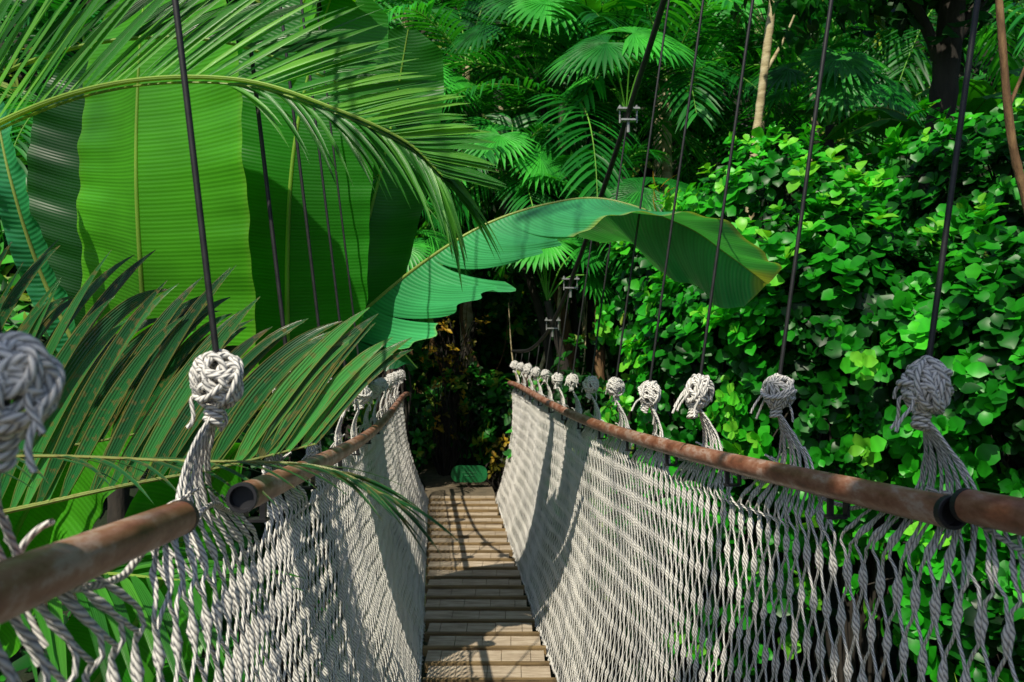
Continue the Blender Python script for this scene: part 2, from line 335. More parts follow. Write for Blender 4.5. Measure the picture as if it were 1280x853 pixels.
def knot_mesh(seed):
    r=np.random.default_rng(seed);mb=MB();th=np.linspace(0,2*np.pi*1.02,34)
    main=nz(r.normal(size=3)*[1,1,.5])
    for k in range(20):
        grp=k//7
        m_=nz([main,np.cross(main,[.2,.1,1.]),np.cross(main,np.cross(main,[.2,.1,1.]))+.3*main][grp])
        n=nz(m_+r.normal(size=3)*.24)
        a=nz(np.cross(n,[.3,.2,1.]));b=np.cross(n,a);off=((k%7)-3)*.0085+r.normal()*.002
        R=math.sqrt(max((.0325-.001*grp)**2-off**2,.012**2))*r.uniform(.88,1.14)
        P=n*off+R*((1+.08*np.cos(2*th+k*1.7))[:,None]*(np.cos(th)[:,None]*a+np.sin(th)[:,None]*b))
        P+=n*(.005*np.sin(th*2+k))[:,None]
        tubes(mb,P,.0042,k=7,ref=n+np.array([.001,.002,.003]))
    for i in range(3):
        z=-.039-.008*i;P=np.stack([np.cos(th)*.011,np.sin(th)*.011,np.full(34,z)+.004*np.sin(th)],-1)
        tubes(mb,P,.0038,k=6,ref=(0.01,.02,1))
    for i in range(4):
        d=nz(np.array([r.normal(),r.normal(),r.uniform(-.8,.8)]));s=np.linspace(0,1,10)[:,None]
        L=r.uniform(.02,.06);P=np.array([0,0,-.01])+d*(.028+L*s*.5)+np.array([0,0,-1])*(L*s**2)+.004*np.sin(s*6+i)
        tubes(mb,P,.0030,k=6,ref=(.9,.3,.1))
    return mb.mesh('rope_knot',M_rope)
KM=[knot_mesh(s) for s in range(8)]
for s in(1,-1):
    for i,y in enumerate(kn[s]):
        near=(s<0 and y<.8)
        k=obj('rope_knot',KM[(i*3+(s>0)*2+i//2)%8],(rx[s](y)+s*(.008 if near else .012),y,rz[s](y)+(.130 if near else .17)+rng.uniform(-.008,.008)),nets[s])
        k.rotation_euler=(rng.uniform(-.3,.3),rng.uniform(-.3,.3),rng.uniform(0,6.28))
        f=rng.uniform(.9,1.1)*(.8 if near else 1);k.scale=(f*rng.uniform(.85,1.1),f,f*rng.uniform(.95,1.25))
# cables
for s in(1,-1):
    yy=np.linspace(-.5,7.85,120)
    zz=mz(yy);ker=np.ones(9)/9;zp=np.convolve(np.pad(zz,4,mode='edge'),ker,'valid');zp[:5]=zz[:5];zp[-5:]=zz[-5:]
    hx=lambda y:rx[s](y)+s*.012
    cxf=lambda y:hx(y)+(cxm[s]-(.12*smooth(1.1,.5,y) if s<0 else 0))*(mz(y)-rz[s](y)-.17)
    P=np.stack([cxf(yy),yy,zp],-1);mb=MB();tubes(mb,P,.0135,k=10,ref=(1,0,0),caps=True)
    cab=obj('main_cable',mb.mesh('main_cable',M_cable,P[0]),P[0],bridge)
    for i,y in enumerate(kn[s]):
        a=np.array([hx(y),y,rz[s](y)+(.15 if (s<0 and y<.8) else .19)]);b=np.array([cxf(y),y,np.interp(y,yy,zp)])
        if b[2]-a[2]<.03: continue
        u=np.linspace(0,1,12)[:,None];Q=a+(b-a)*u;Q[:,1]+=.004*np.sin(u[:,0]*9)
        mb=MB();tubes(mb,Q,.0046,k=7,ref=(1,0,0))
        obj('hanger',mb.mesh('hanger',M_cable,a),a,cab)
        if y<2.4 or y>5.4: continue
        f=.8;mb=MB();box(mb,b+[0,0,.022],(.13*f,.04,.008));box(mb,b+[0,0,-.032],(.09*f,.04,.008))
        for ox in(-.04,.04):
            tubes(mb,b+np.array([[ox,0,-.045],[ox,0,.040]]),.0045,k=6,ref=(1,0,0),caps=True)
            tubes(mb,b+np.array([[ox,0,.026],[ox,0,.034]]),.008,k=6,ref=(1,0,0),caps=True)
        tubes(mb,b+np.array([[0,0,-.09],[0,0,-.035]]),.008,k=8,ref=(1,0,0),caps=True)
        obj('cable_clamp',mb.mesh('cable_clamp',M_clamp,b,False),b,cab)
    x=rx[s](7.9)+s*.16;mb=MB();tubes(mb,[[x,7.95,-.6],[x,7.95,.6],[x,7.95,H-.25]],.035,k=12,ref=(1,0,0),caps=True)
    obj('anchor_post',mb.mesh('anchor_post',M_dark,(x,7.95,-.6)),(x,7.95,-.6),bridge)
# ------------------------------------------------------------------ foliage builders
def leaves(mb,B,D,U,L,W,droop,T,S=5,shape='ov',fold=.25):
    s=np.linspace(0,1,S);N=len(B)
    P=B[:,None]+D[:,None]*(L[:,None]*s)[...,None]-U[:,None]*(L[:,None]*droop[:,None]*s**2)[...,None]
    side=nz(np.cross(D,U))[:,None].repeat(S,1)
    if shape=='ov': w=np.interp(s,[0,.12,.35,.65,.88,1],[.06,.3,.8,1,.75,.12])
    else: w=np.interp(s,[0,.15,.4,.8,1],[.1,.7,1,.5,.02])
    ribbons(mb,P,side,W[:,None]*w[None],fold,T)
def rosettes(mb,C,A,Ls,nper,T0,wid=.36,shape='ov',ang=(.5,1.35),S=5):
    n=len(C)
    C=np.repeat(C,nper,0);A=nz(np.repeat(A,nper,0));Ls=np.repeat(Ls,nper)
    k=np.tile(np.arange(nper),n)
    X=nz(np.cross(A,np.array([.31,.17,.93])));Yv=np.cross(A,X)
    ph=k*2.39996+np.repeat(rng.uniform(0,6.28,n),nper)
    el=ang[0]+(ang[1]-ang[0])*(k/max(nper-1,1))+rng.normal(0,.2,len(k))
    rad=X*np.cos(ph)[:,None]+Yv*np.sin(ph)[:,None]
    D=nz(A*np.cos(el)[:,None]+rad*np.sin(el)[:,None]);U=nz(A-D*(A*D).sum(-1,keepdims=True))
    L=Ls*(.55+.5*k/nper)*rng.uniform(.8,1.15,len(k))
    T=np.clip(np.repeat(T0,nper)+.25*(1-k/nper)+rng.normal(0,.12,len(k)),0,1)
    off=A*((rng.uniform(-.4,.2,len(k))-.2*k/nper)*Ls)[:,None]
    leaves(mb,C+off,D,U,L,L*wid,rng.uniform(.05,.5,len(k)),T,shape=shape,S=S)
def shrub(c,rad,n,L,mat,label,base_t=.45,name='broadleaf_shrub',group=None,cat='shrub',nper=8,wid=.36,S=5,lump_a=.14):
    c=np.array(c,float);rad=np.array(rad,float)
    d=nz(rng.normal(size=(n*3,3)));
    d=d[(d[:,1]<.35)][:n]
    lump=.80+lump_a*np.sin(d[:,0]*6+c[0]*3)*np.sin(d[:,2]*7+c[1])+.10*np.sin(d[:,1]*11+d[:,0]*9)+lump_a*.6*np.sin(d[:,0]*15)*np.sin(d[:,2]*13+1)
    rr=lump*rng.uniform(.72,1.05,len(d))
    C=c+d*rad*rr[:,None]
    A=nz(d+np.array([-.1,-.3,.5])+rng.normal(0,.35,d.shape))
    T0=np.clip(base_t+(rr-.78)*2.0+rng.normal(0,.15,len(d)),0,.9)  # inner rosettes tinted darker: shade of the bush's depth painted in
    base=np.array([c[0],c[1],float(gh(c[0],c[1]))])
    e=empty(name,base,label,cat,group)
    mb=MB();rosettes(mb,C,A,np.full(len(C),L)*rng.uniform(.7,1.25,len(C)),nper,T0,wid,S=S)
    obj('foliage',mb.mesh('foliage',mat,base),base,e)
    mb=MB()
    sel=rng.choice(len(C),min(40,len(C)),replace=False)
    for i in sel:
        P=spline([base+rng.normal(0,.06,3)*[1,1,0],(base+c)/2+rng.normal(0,.1,3),c+(C[i]-c)*.6,C[i]],10)
        tubes(mb,P,np.linspace(.016,.003,10)[None],k=5,ref=(.9,.4,.1))
    obj('stem',mb.mesh('stem',M_barkd,base),base,e)
    return e
def frond(mb,pts,n,Lmax,up=(0,0,1),a=.7,b=.9,c=.2,droop=.3,width=.011,t0=.08,tipfrac=.35,rr=.010,tint=(.2,.7),S=8,jit=.08,fold=.3,side_only=None,a2=None,prof=None):
    R=spline(pts,60);Tn=nz(np.gradient(R,axis=0));up=np.asarray(up,float)
    tubes(mb,R,np.linspace(rr,rr*.25,60)[None],k=6,ref=up+np.array([.013,.017,.011]),T=.97)
    for sd in(1,-1):
        if side_only and sd!=side_only: continue
        t=np.linspace(t0,1,n)+rng.normal(0,.3/n,n);t=np.clip(t,0,1);f=t*59
        i=np.clip(f.astype(int),0,58);fr=(f-i)[:,None]
        B=R[i]*(1-fr)+R[i+1]*fr;T=nz(Tn[i]*(1-fr)+Tn[i+1]*fr)
        Sd=nz(np.cross(T,up));Nn=np.cross(Sd,T)
        aa=a+( (a2 if a2 is not None else a+.9)-a)*t[:,None]**2
        D=nz(T*aa+sd*Sd*b+Nn*c+rng.normal(0,jit,(n,3)))
        L=Lmax*np.interp(t,[0,.15,.45,.8,1],prof or [.55,.9,1,.7,tipfrac])*rng.uniform(.88,1.08,n)
        s=np.linspace(0,1,S)
        P=B[:,None]+D[:,None]*(L[:,None]*s)[...,None]
        dr=droop*rng.uniform(.7,1.3,n)
        P[...,2]-=(L[:,None]*dr[:,None]*s**2.2)
        Tt=nz(np.gradient(P,axis=1));side=nz(np.cross(Tt,Nn[:,None]+rng.normal(0,.15,(n,1,3))))
        w=width*np.interp(s,[0,.1,.35,.75,1],[.35,.8,1,.65,.04])
        ribbons(mb,P,side,w[None]*rng.uniform(.85,1.15,(n,1)),fold,T=np.clip(rng.uniform(*tint,n),0,.9))
def banana(name,mid,Wd,latA,latB,mat,parent,label=None,tint=.5,tears=(),seed=0,tearsB=(),n=70,droopA=.25,droopB=.25,ripple=.01,mid_r=.012,shift=.35,prof=None,m=9,gaps=(.10,.2),sh=(0,0),tipy=0,extra_=(0,.35),rnd=.22):
    r=np.random.default_rng(seed);mb=MB();R=spline(mid,n);Tn=nz(np.gradient(R,axis=0))
    Ltot=np.concatenate([[0],np.cumsum(np.linalg.norm(np.diff(R,axis=0),axis=1))]);tt=Ltot/Ltot[-1]
    pr=prof or ([0,.06,.2,.5,.8,.93,1],[.04,.5,.9,1,.8,.45,.02])
    for lat,tr,dp,sg in((latA,tears,droopA,1),(latB,tearsB,droopB,-1)):
        if lat is None: continue
        l0,l1=np.array(lat[0],float),np.array(lat[1],float)
        edges=[0]+list(tr)+[1]
        for e0,e1 in zip(edges[:-1],edges[1:]):
            k=max(4,int((e1-e0)*n*1.2));t=np.linspace(e0,e1,k)
            Pm=np.stack([np.interp(t,tt,R[:,j]) for j in range(3)],-1);Tm=nz(np.stack([np.interp(t,tt,Tn[:,j]) for j in range(3)],-1))
            Ld=l0+(l1-l0)*t[:,None];Ld=nz(Ld-Tm*(Ld*Tm).sum(-1,keepdims=True))
            Nn=nz(np.cross(Tm,Ld))*sg
            w=Wd*np.interp(t,pr[0],pr[1])
            q=np.linspace(0,1,m)
            torn=len(tr)>0 and (e1-e0)<.4
            extra=r.uniform(*extra_) if torn else 0
            gap=r.uniform(*gaps) if torn else 0
            sx=shift+(r.uniform(*sh) if torn else 0)
            tc=(t-(e0+e1)/2)/max(e1-e0,1e-6)
            P=Pm[:,None]+Ld[:,None]*(w[:,None]*q)[...,None]+Tm[:,None]*(w[:,None]*sx*q**1.5)[...,None]
            if torn:
                span=(e1-e0)*Ltot[-1];P-=Tm[:,None]*((tc*gap*span)[:,None]*q**2*1.6)[...,None]
                endr=1-rnd*(np.abs(tc)*2)**2.5+.05*np.sin(t*160+seed); P=Pm[:,None]+(P-Pm[:,None])*(1-(1-endr[:,None])*q)[...,None]
            P[...,2]-=(w[:,None]*(dp+extra)*q**2)
            P+=Nn[:,None]*(ripple*np.sin(t*37+sg)[:,None]*q+ripple*.6*np.sin(t*91+q[None].mean())[:,None]*q**2)[...,None]
            P+=Nn[:,None]*(.06*w[:,None]*np.sin(np.pi*q))[...,None]
            V=P.reshape(-1,3);idx=np.arange(k*m).reshape(k,m)
            F=np.stack([idx[:-1,:-1],idx[:-1,1:],idx[1:,1:],idx[1:,:-1]],-1).reshape(-1,4)
            U=np.stack([np.broadcast_to((t*Ltot[-1])[:,None],(k,m)),np.broadcast_to(q,(k,m))],-1).reshape(-1,2)
            T=np.clip(np.broadcast_to(tint+.10*(q==1)+r.normal()*.05+tipy*smooth(.95,1,t)[:,None],(k,m)),0,.95).ravel()
            mb.add(V,F,U,T)
    tubes(mb,R,np.linspace(mid_r,mid_r*.25,n)[None],k=8,ref=nz(np.cross(Tn[n//2],[.2,.3,.9])),T=.97)
    o0=R[0];o=obj(name,mb.mesh(name,mat,o0),o0,parent)
    if label:o['label']=label
    return o
def trunk(pts,r0,r1,mat,base,parent,name='trunk',k=14,n=40,wob=.05,rings=0):
    P=spline(pts,n);mb=MB();R=np.linspace(r0,r1,n)*(1+wob*rng.normal(size=n))
    if rings:R=R*(1+.06*np.sin(np.arange(n)*2.1))
    tubes(mb,P,R[None],k=k,ref=(.9,.4,.05),caps=True)
    return obj(name,mb.mesh(name,mat,base),base,parent)
# ------------------------------------------------------------------ left: foreground palm
b0=np.array([-1.75,1.75,float(gh(-1.75,1.75))])
pp=empty('palm_plant',b0,'feather palm arching olive fronds over the rope net','palm')
trunk([b0,b0+[.02,0,.8],b0+[.08,-.05,2.3],b0+[.12,-.1,3.0]],.09,.06,M_barkb,b0,pp,rings=1)
def fobj(parent,base,lab,mat,*a,**k):
    mb=MB();frond(mb,*a,**k);o=obj('frond',mb.mesh('frond',mat,base),base,parent);o['label']=lab;return o
FA=np.array([(-1.62,1.65,1.70),(-1.25,1.58,1.89),(-.96,1.52,2.022),(-.735,1.5,2.085),(-.51,1.5,2.09),(-.33,1.5,2.035),(-.20,1.5,1.975),(-.13,1.5,1.91)])
fobj(pp,(-1.5,1.65,1.95),'long arching frond with narrow green leaflets',M_palmf,FA,
 84,.50,up=(0,-.75,.65),a=.95,b=.85,c=.35,droop=.08,width=.0088,rr=.007,tint=(.25,.9),side_only=-1,a2=1.25,prof=[1,1.1,.75,.36,.24],jit=.035)
fobj(pp,(-1.5,1.66,1.94),'upper frond with narrow green leaflets',M_palmf,FA+[-.1,.12,.12],
 50,.40,up=(0,-.9,.4),a=1.1,b=.8,c=.1,droop=.06,width=.010,rr=.006,tint=(.0,.5),side_only=-1,a2=1.3,prof=[1,1.1,.75,.3,.2],jit=.035)
fobj(pp,(-1.5,1.66,1.94),'frond underside with short drooping leaflets',M_palmf,FA+[0,.012,-.006],
 34,.20,up=(0,-.5,.85),a=1.1,b=.55,c=-.1,droop=.5,width=.007,t0=.55,rr=.004,tint=(.2,.7),a2=1.2,prof=[.6,.6,.7,.9,.7])
fobj(pp,(-1.4,1.7,1.2),'broad fanned frond with spotted leaflets',M_palm,
 [(-1.7,1.8,1.08),(-1.3,1.7,1.19),(-1.0,1.62,1.26),(-.78,1.6,1.31),(-.58,1.58,1.35),(-.38,1.56,1.40)],
 38,.66,up=(0,-.97,.25),a=.55,b=1.0,c=.06,droop=.24,width=.0175,rr=.008,tint=(.2,.9),side_only=-1,S=16,a2=1.1,prof=[1.1,1.12,1.02,.76,.55],jit=.04,fold=.4)
fobj(pp,(-1.5,1.9,1.1),'dark fanned frond with spotted leaflets',M_palm,
 [(-2.0,2.0,1.15),(-1.6,1.95,1.25),(-1.3,1.9,1.32),(-1.0,1.88,1.36),(-.8,1.85,1.40)],
 28,.78,up=(0,-.97,.2),a=.5,b=1.0,c=.1,droop=.34,width=.020,rr=.008,tint=(.0,.45),side_only=-1,S=16,a2=.9,prof=[1,1.05,1,.8,.55],jit=.04)
fobj(pp,(-1.0,1.4,1.3),'dark thin frond lying across the handrail',M_palm,
 [(-1.3,1.5,1.33),(-.85,1.3,1.41),(-.5,1.2,1.42),(-.28,1.15,1.42),(-.17,1.12,1.38)],
 24,.18,a=1.4,b=.45,c=0,droop=.25,width=.005,tipfrac=.6,rr=.004,tint=(.1,.5),a2=1.6)
fobj(pp,(-1.2,1.7,1.2),'lower frond with leaflets sweeping sideways',M_palmf,
 [(-1.6,1.9,.9),(-1.2,1.75,1.05),(-.9,1.65,1.12),(-.65,1.6,1.12)],
 24,.45,up=(0,-.3,.9),a=.8,b=.8,c=.0,droop=.3,width=.010,tipfrac=.5,rr=.008,tint=(.1,.6),a2=1.2)
# ------------------------------------------------------------------ left: banana plants
def bplant(x,y,h,lab,r=.08):
    b=np.array([x,y,float(gh(x,y))]);e=empty('banana_plant',b,lab,'banana plant')
    trunk([b,b+[.02,0,h*.5],b+[0,.02,h]],r,r*.6,M_grass,b,e,name='pseudostem');return e
bp1=bplant(-1.5,3.3,1.7,'banana plant with huge upright translucent leaves')
UP=([0,.06,.2,.5,.8,.93,1],[.1,.75,1,1,.94,.75,.15])
banana('leaf',[(-1.44,3.2,1.1),(-1.42,3.08,1.7),(-1.41,3.0,2.2),(-1.40,3.0,2.65),(-1.38,3.02,3.0)],.50,[(1,-.25,0),(1,-.45,.0)],[(-.62,.5,0),(-.62,.5,0)],M_ban,bp1,'upright yellow green banana leaf with pale midrib',tint=.74,shift=.10,ripple=.007,droopA=.03,droopB=.03,prof=UP)
banana('leaf',[(-.98,3.5,1.4),(-.97,3.45,1.95),(-.93,3.4,2.4),(-.85,3.4,2.8),(-.74,3.4,3.15)],.36,[(1,-.1,0),(1,-.2,-.2)],[(-1,.2,0),(-1,.2,0)],M_ban,bp1,'dark green upright banana leaf',tint=.38,shift=.12,droopA=.05,droopB=.05,prof=UP,ripple=.006)
banana('leaf',[(-1.3,3.6,1.3),(-1.2,3.7,2.1),(-1.05,3.6,2.8),(-.85,3.4,3.1),(-.6,3.2,3.12)],.24,[(.5,-.6,-.3),(.3,-.8,-.5)],[(-.8,.3,0),(0,.8,-.3)],M_ban,bp1,tint=.75)
banana('leaf',[(-1.6,3.2,1.3),(-1.80,3.1,1.8),(-1.88,3.0,2.2),(-1.96,3.0,2.6)],.07,[(1,-.3,0),(1,-.3,0)],[(-.5,-.3,0),(-.5,-.3,0)],M_banteal,bp1,tint=.6,droopA=.05,droopB=.05)
banana('leaf',[(-1.7,3.1,1.2),(-1.95,2.9,1.5),(-2.02,2.8,1.8),(-2.02,2.7,2.05)],.13,[(.9,-.3,.1),(.9,-.3,0)],[(-.9,-.3,0),(-.9,-.3,0)],M_banteal,bp1,tint=.1,droopA=.05,droopB=.05)
banana('leaf',[(-1.9,3.9,1.2),(-1.9,3.8,1.9),(-1.95,3.8,2.6),(-2.0,3.8,3.0)],.4,[(1,0,0),(1,0,0)],[(-1,0,0),(-1,0,0)],M_ban,bp1,tint=.05,droopA=.05,droopB=.05)
banana('leaf',[(-.9,3.9,1.4),(-.75,3.9,2.0),(-.6,3.9,2.6),(-.5,3.85,3.1)],.24,[(1,0,0),(1,0,-.2)],[(-1,0,0),(-1,0,0)],M_ban,bp1,tint=.25,droopA=.05,droopB=.05,prof=UP)
bp1b=bplant(-1.9,2.7,.9,'banana plant with low spreading leaves behind palm fronds')
for i,(m,w,t) in enumerate([
 ([(-1.8,2.6,.5),(-1.5,2.5,1.1),(-1.2,2.45,1.45),(-.95,2.4,1.65)],.24,.65),
 ([(-1.5,2.7,.3),(-1.15,2.6,.8),(-.95,2.5,1.15),(-.8,2.4,1.3)],.24,.55),
 ([(-1.9,2.6,.6),(-1.75,2.5,1.0),(-1.6,2.4,1.4),(-1.5,2.35,1.65)],.22,.2),
 ([(-1.2,2.6,.1),(-.95,2.4,.45),(-.8,2.2,.7),(-.7,2.0,.78)],.2,.45),
 ([(-1.6,2.2,0),(-1.2,2.0,.4),(-.95,1.8,.7),(-.75,1.7,.8)],.2,.6)]):
    banana('leaf',m,w,[(.7,-.5,-.5),(.7,-.5,-.5)],[(-.7,-.5,.5),(-.7,-.5,.4)],M_ban,bp1b,tint=t,seed=i,tears=(.3,.55,.8) if i%2 else ())
bp2=bplant(-1.25,3.95,1.35,'banana plant whose torn leaf arches over the bridge')
banana('leaf',[(-1.05,3.85,1.45),(-.72,3.65,1.70),(-.42,3.55,1.93),(-.13,3.48,2.10),(.15,3.42,2.185),(.40,3.36,2.195),(.72,3.33,2.08),(.90,3.33,1.96),(1.06,3.33,1.84)],.36,
 [(.55,-.42,-.9),(.1,-.62,.12)],[(-.1,.9,.25),(0,.5,-.85)],M_banteal,bp2,'large arching banana leaf with torn fingers',tint=.76,tears=(.15,.225,.33,.37,.52),seed=14,droopA=-.05,droopB=.12,n=170,shift=.85,mid_r=.009,prof=([0,.08,.2,.33,.45,.55,.7,.88,.95,1],[.2,.55,.85,1,.96,.82,.76,.6,.38,.02]),gaps=(-.02,.10),sh=(-.08,.2),tipy=.25,ripple=.014,m=12,extra_=(-.05,.25),rnd=.10)
banana('leaf',[(-1.1,3.9,1.35),(-.95,3.8,1.5),(-.72,3.7,1.62),(-.55,3.6,1.60),(-.42,3.55,1.48)],.15,[(0,-.7,-.6),(0,-.7,-.6)],[(0,.8,-.3),(0,.8,-.3)],M_banteal,bp2,'dark folded banana leaf hanging low',tint=.15,tears=(.3,.5,.7),seed=5)
banana('leaf',[(-1.2,3.95,1.4),(-1.05,3.8,1.9),(-.85,3.7,2.2),(-.6,3.6,2.35)],.16,[(0.5,-.7,-.4),(0.5,-.7,-.4)],[(-.5,.8,0),(-.5,.8,0)],M_ban,bp2,tint=.25)
# ------------------------------------------------------------------ right shrubs
gr='glossy shrubs beyond the net'
for c,r,n in [((2.75,4.0,1.3),(1.05,.9,1.15),960),((2.0,4.7,1.45),(.9,.8,1.2),960),((1.45,5.5,1.3),(.8,.8,1.15),720),((3.2,5.0,2.3),(1.2,1,1.0),640),((2.1,5.9,2.35),(1.0,.9,.9),620),((2.5,3.9,.4),(.8,.7,.6),260),((1.2,5.0,.3),(.7,.8,.8),340),((4.3,4.2,1.6),(1.2,1.2,1.7),420),((1.25,6.2,1.9),(.6,.7,.9),360)]:
    shrub(c,r,n,.102,M_shrub,'dense glossy round-leaved green shrub beside the rope net',group=gr,lump_a=.17,wid=.44,base_t=.38,S=5,nper=7)
for c,r,n,L,t in [((.6,7.6,.6),(.6,.7,1.0),220,.12,.3),((-1.75,7.2,.7),(.6,.8,1.1),220,.12,.35),((-1.6,5.4,.5),(.55,.8,1.2),240,.12,.35),((.1,9.2,.6),(.5,.6,.8),150,.13,.5),((.7,6.3,.2),(.45,.6,.8),160,.12,.3),((-.6,11.0,2.2),(1.3,.6,1.1),300,.14,.45),((1.7,8.2,1.9),(1.1,.8,1.3),280,.14,.4),((-2.4,8.5,1.8),(1.0,.8,1.5),280,.14,.5),((-1.15,8.9,.8),(.3,.4,1.0),150,.11,.5),((-.5,9.9,.7),(.5,.3,.7),190,.11,.4),((-1.25,8.2,1.9),(.5,.5,.5),150,.13,.5)]:
    shrub(c,r,n,L,M_under,'dark leafy bush at the shaded forest edge',base_t=t,name='forest_bush',cat='bush',group='bushes at the forest edge',nper=7,wid=.3,S=4)
for c,r,n,L in [((-.80,9.45,.8),(.38,.3,.55),44,.07),((-.7,9.9,1.6),(.6,.3,.5),34,.08),((-.12,8.9,.25),(.2,.3,.35),24,.08)]:
    shrub(c,r,n,L,M_goldlight,'sparse yellowish bush at the end of the bridge, golden sunlight painted into its leaves',base_t=.4,name='painted_sunlit_bush',cat='bush',nper=5,wid=.28,S=4)
def strap(x,y,n,L,lab,t=(.1,.9)):
    b=np.array([x,y,float(gh(x,y))]);e=empty('strap_leaf_plant',b,lab,'plant','strap-leaved plants below the bridge')
    az=rng.uniform(0,6.28,n);le=rng.uniform(.5,1.1,n)*L;s=np.linspace(0,1,12)
    out=rng.uniform(.25,.9,n)
    D=np.stack([np.cos(az),np.sin(az),0*az],-1)
    P=b+rng.normal(0,.08,(n,3))[:,None]*[1,1,0]+D[:,None]*(le[:,None]*out[:,None]*s**1.5)[...,None]
    P[...,2]+=le[:,None]*(s*1.0-.45*out[:,None]*s**3)
    side=np.stack([-np.sin(az),np.cos(az),0*az],-1)[:,None].repeat(12,1)
    mb=MB();ribbons(mb,P,side,.012*np.interp(s,[0,.3,.8,1],[.7,1,.6,.03])[None],.4,T=rng.uniform(*t,n))
    obj('foliage',mb.mesh('foliage',M_grass,b),b,e)
for x,y,n,L in[(1.25,1.7,150,1.35),(1.6,2.6,150,1.5),(1.1,3.2,80,1.2),(2.1,2.3,140,1.6),(1.15,.9,80,1.2),(1.75,1.9,120,1.5),(2.6,2.9,120,1.5),(-1.1,2.0,60,1.1),(-1.3,1.2,60,1.1),(-1.0,3.2,50,1.0),(-.95,1.4,60,1.0)]:
    strap(x,y,n,L,'clump of long arching yellow green strap leaves')
# ------------------------------------------------------------------ palms in the background
def palm_crown(seed,nf,L,leafL,mat,wd=.02):
    r=np.random.default_rng(seed);mb=MB()
    for i in range(nf):
        az=i*2.4+r.normal()*.2;el=math.radians(r.uniform(5,75) if i%3 else r.uniform(-30,10));d=np.array([math.cos(az),math.sin(az),0])
        LL=L*r.uniform(.85,1.15);s=np.linspace(0,1,6)
        P=[d*LL*u*math.cos(el)*(1-.15*u)+np.array([0,0,1])*(LL*u*math.sin(el)-LL*.55*u**2.2) for u in s]
        t_=r.random()**1.3
        frond(mb,P,32,leafL,a=.55,b=1,c=.15,droop=.35,width=wd,tipfrac=.4,rr=.012,tint=(.05+.5*t_,.45+.5*t_),S=5,fold=.2,jit=.04)
    return mb.mesh('crown',mat)
CR=[palm_crown(1,13,2.1,.62,M_palmb,.018),palm_crown(2,12,2.5,.72,M_palmb,.02),palm_crown(3,13,1.6,.5,M_palmb,.016)]
def palm(x,y,zc,k,sc,lean=(0,0),lab='slender feather palm with drooping green fronds'):
    b=np.array([x-lean[0],y-lean[1],float(gh(x-lean[0],y-lean[1]))-.1]);e=empty('palm_tree',b,lab,'palm tree','feather palms on the hillside')
    top=np.array([x,y,zc]);P=[b,b+(top-b)*[.2,.2,.45],b+(top-b)*[.6,.6,.8],top]
    trunk(P,.08*sc,.045*sc,M_barkp if k!=2 else M_barkb,b,e,rings=1)
    o=obj('crown',CR[k],top,e);o.scale=(sc,)*3;o.rotation_euler=(rng.normal()*.1,rng.normal()*.1,rng.uniform(0,6.28))
for a in [(-.6,10.5,5.2,0,1.1),(.6,9.5,4.4,1,1.0),(1.9,9.8,4.8,0,1.1),(.0,8.9,3.5,2,.9,(-.8,0)),(-2.4,9.8,3.6,0,1.0),(3.4,9,4.6,1,1.0),(-2.8,9.5,4.6,1,1.1),(1.1,11.5,6.4,1,1.2),(3.4,11,6.4,0,1.2),(.9,8.2,2.9,2,.85),(5.2,9.5,5.6,0,1.1),(-1.6,12,6.6,1,1.2),(-4,7.5,3.6,0,1.0),(-.2,12.5,7.4,0,1.2),(2.4,13,8.2,1,1.2),(-1.5,8.0,3.0,2,.75,(.6,0))]:
    palm(*a)
def fan(mb,c,nrm,dirv,R,n=26,t=.6):
    nrm=nz(np.array(nrm,float));d=np.array(dirv,float);d=nz(d-nrm*(d@nrm));e=np.cross(nrm,d)
    th=np.linspace(-2.3,2.3,n);D=d*np.cos(th)[:,None]+e*np.sin(th)[:,None]
    L=R*(1-.15*np.abs(th)/2.3)*rng.uniform(.92,1.05,n)
    s=np.linspace(0,1,7);P=np.array(c)+D[:,None]*(L[:,None]*s)[...,None];P[...,2]-=L[:,None]*.25*s**2.5
    side=nz(np.cross(D,nrm))[:,None].repeat(7,1)
    ribbons(mb,P,side,(R*.06)*np.interp(s,[0,.5,.8,1],[.3,1,.6,.03])[None],.35,T=np.clip(t+rng.normal(0,.1,n),0,.85))
def fanpalm(x,y,zc,R,n,lean=0):
    b=np.array([x-lean,y,float(gh(x-lean,y))-.1]);e=empty('fan_palm',b,'fan palm with round pleated leaves in the forest','palm tree','fan palms on the hillside')
    trunk([b,[x-lean*.8,y,(b[2]+zc)/2],[x,y,zc-.2]],.05,.04,M_barkd,b,e)
    mb=MB()
    for i in range(n):
        az=i*2.4+rng.normal()*.2;el=rng.uniform(.1,1.2);d=np.array([math.cos(az)*math.cos(el),math.sin(az)*math.cos(el),math.sin(el)])
        c=np.array([x,y,zc])+d*R*1.2;tubes(mb,spline([[x,y,zc-.2],[x,y,zc]+d*R*.5,c],8),.008,k=5,ref=(.9,.3,.1),T=.95)
        fan(mb,c,nz(np.array([0,-.7,.7])+d*.6),d+np.array([0,0,-.2]),R,t=rng.uniform(.3,.9))
    obj('crown',mb.mesh('crown',M_palmb,(x,y,zc)),(x,y,zc),e)
for a in[(-.1,8.6,3.3,.46,9,-.6),(.35,7.9,2.2,.38,8,-.3),(1.3,7.6,2.6,.42,9),(-1.2,9.2,4.2,.5,9,.8),(1.2,8.4,4.2,.5,9),(.3,9.6,5.0,.6,9,-.5),(3.1,7.8,3.9,.45,8),(-1.05,7.9,2.3,.34,7,.6)]: fanpalm(*a)
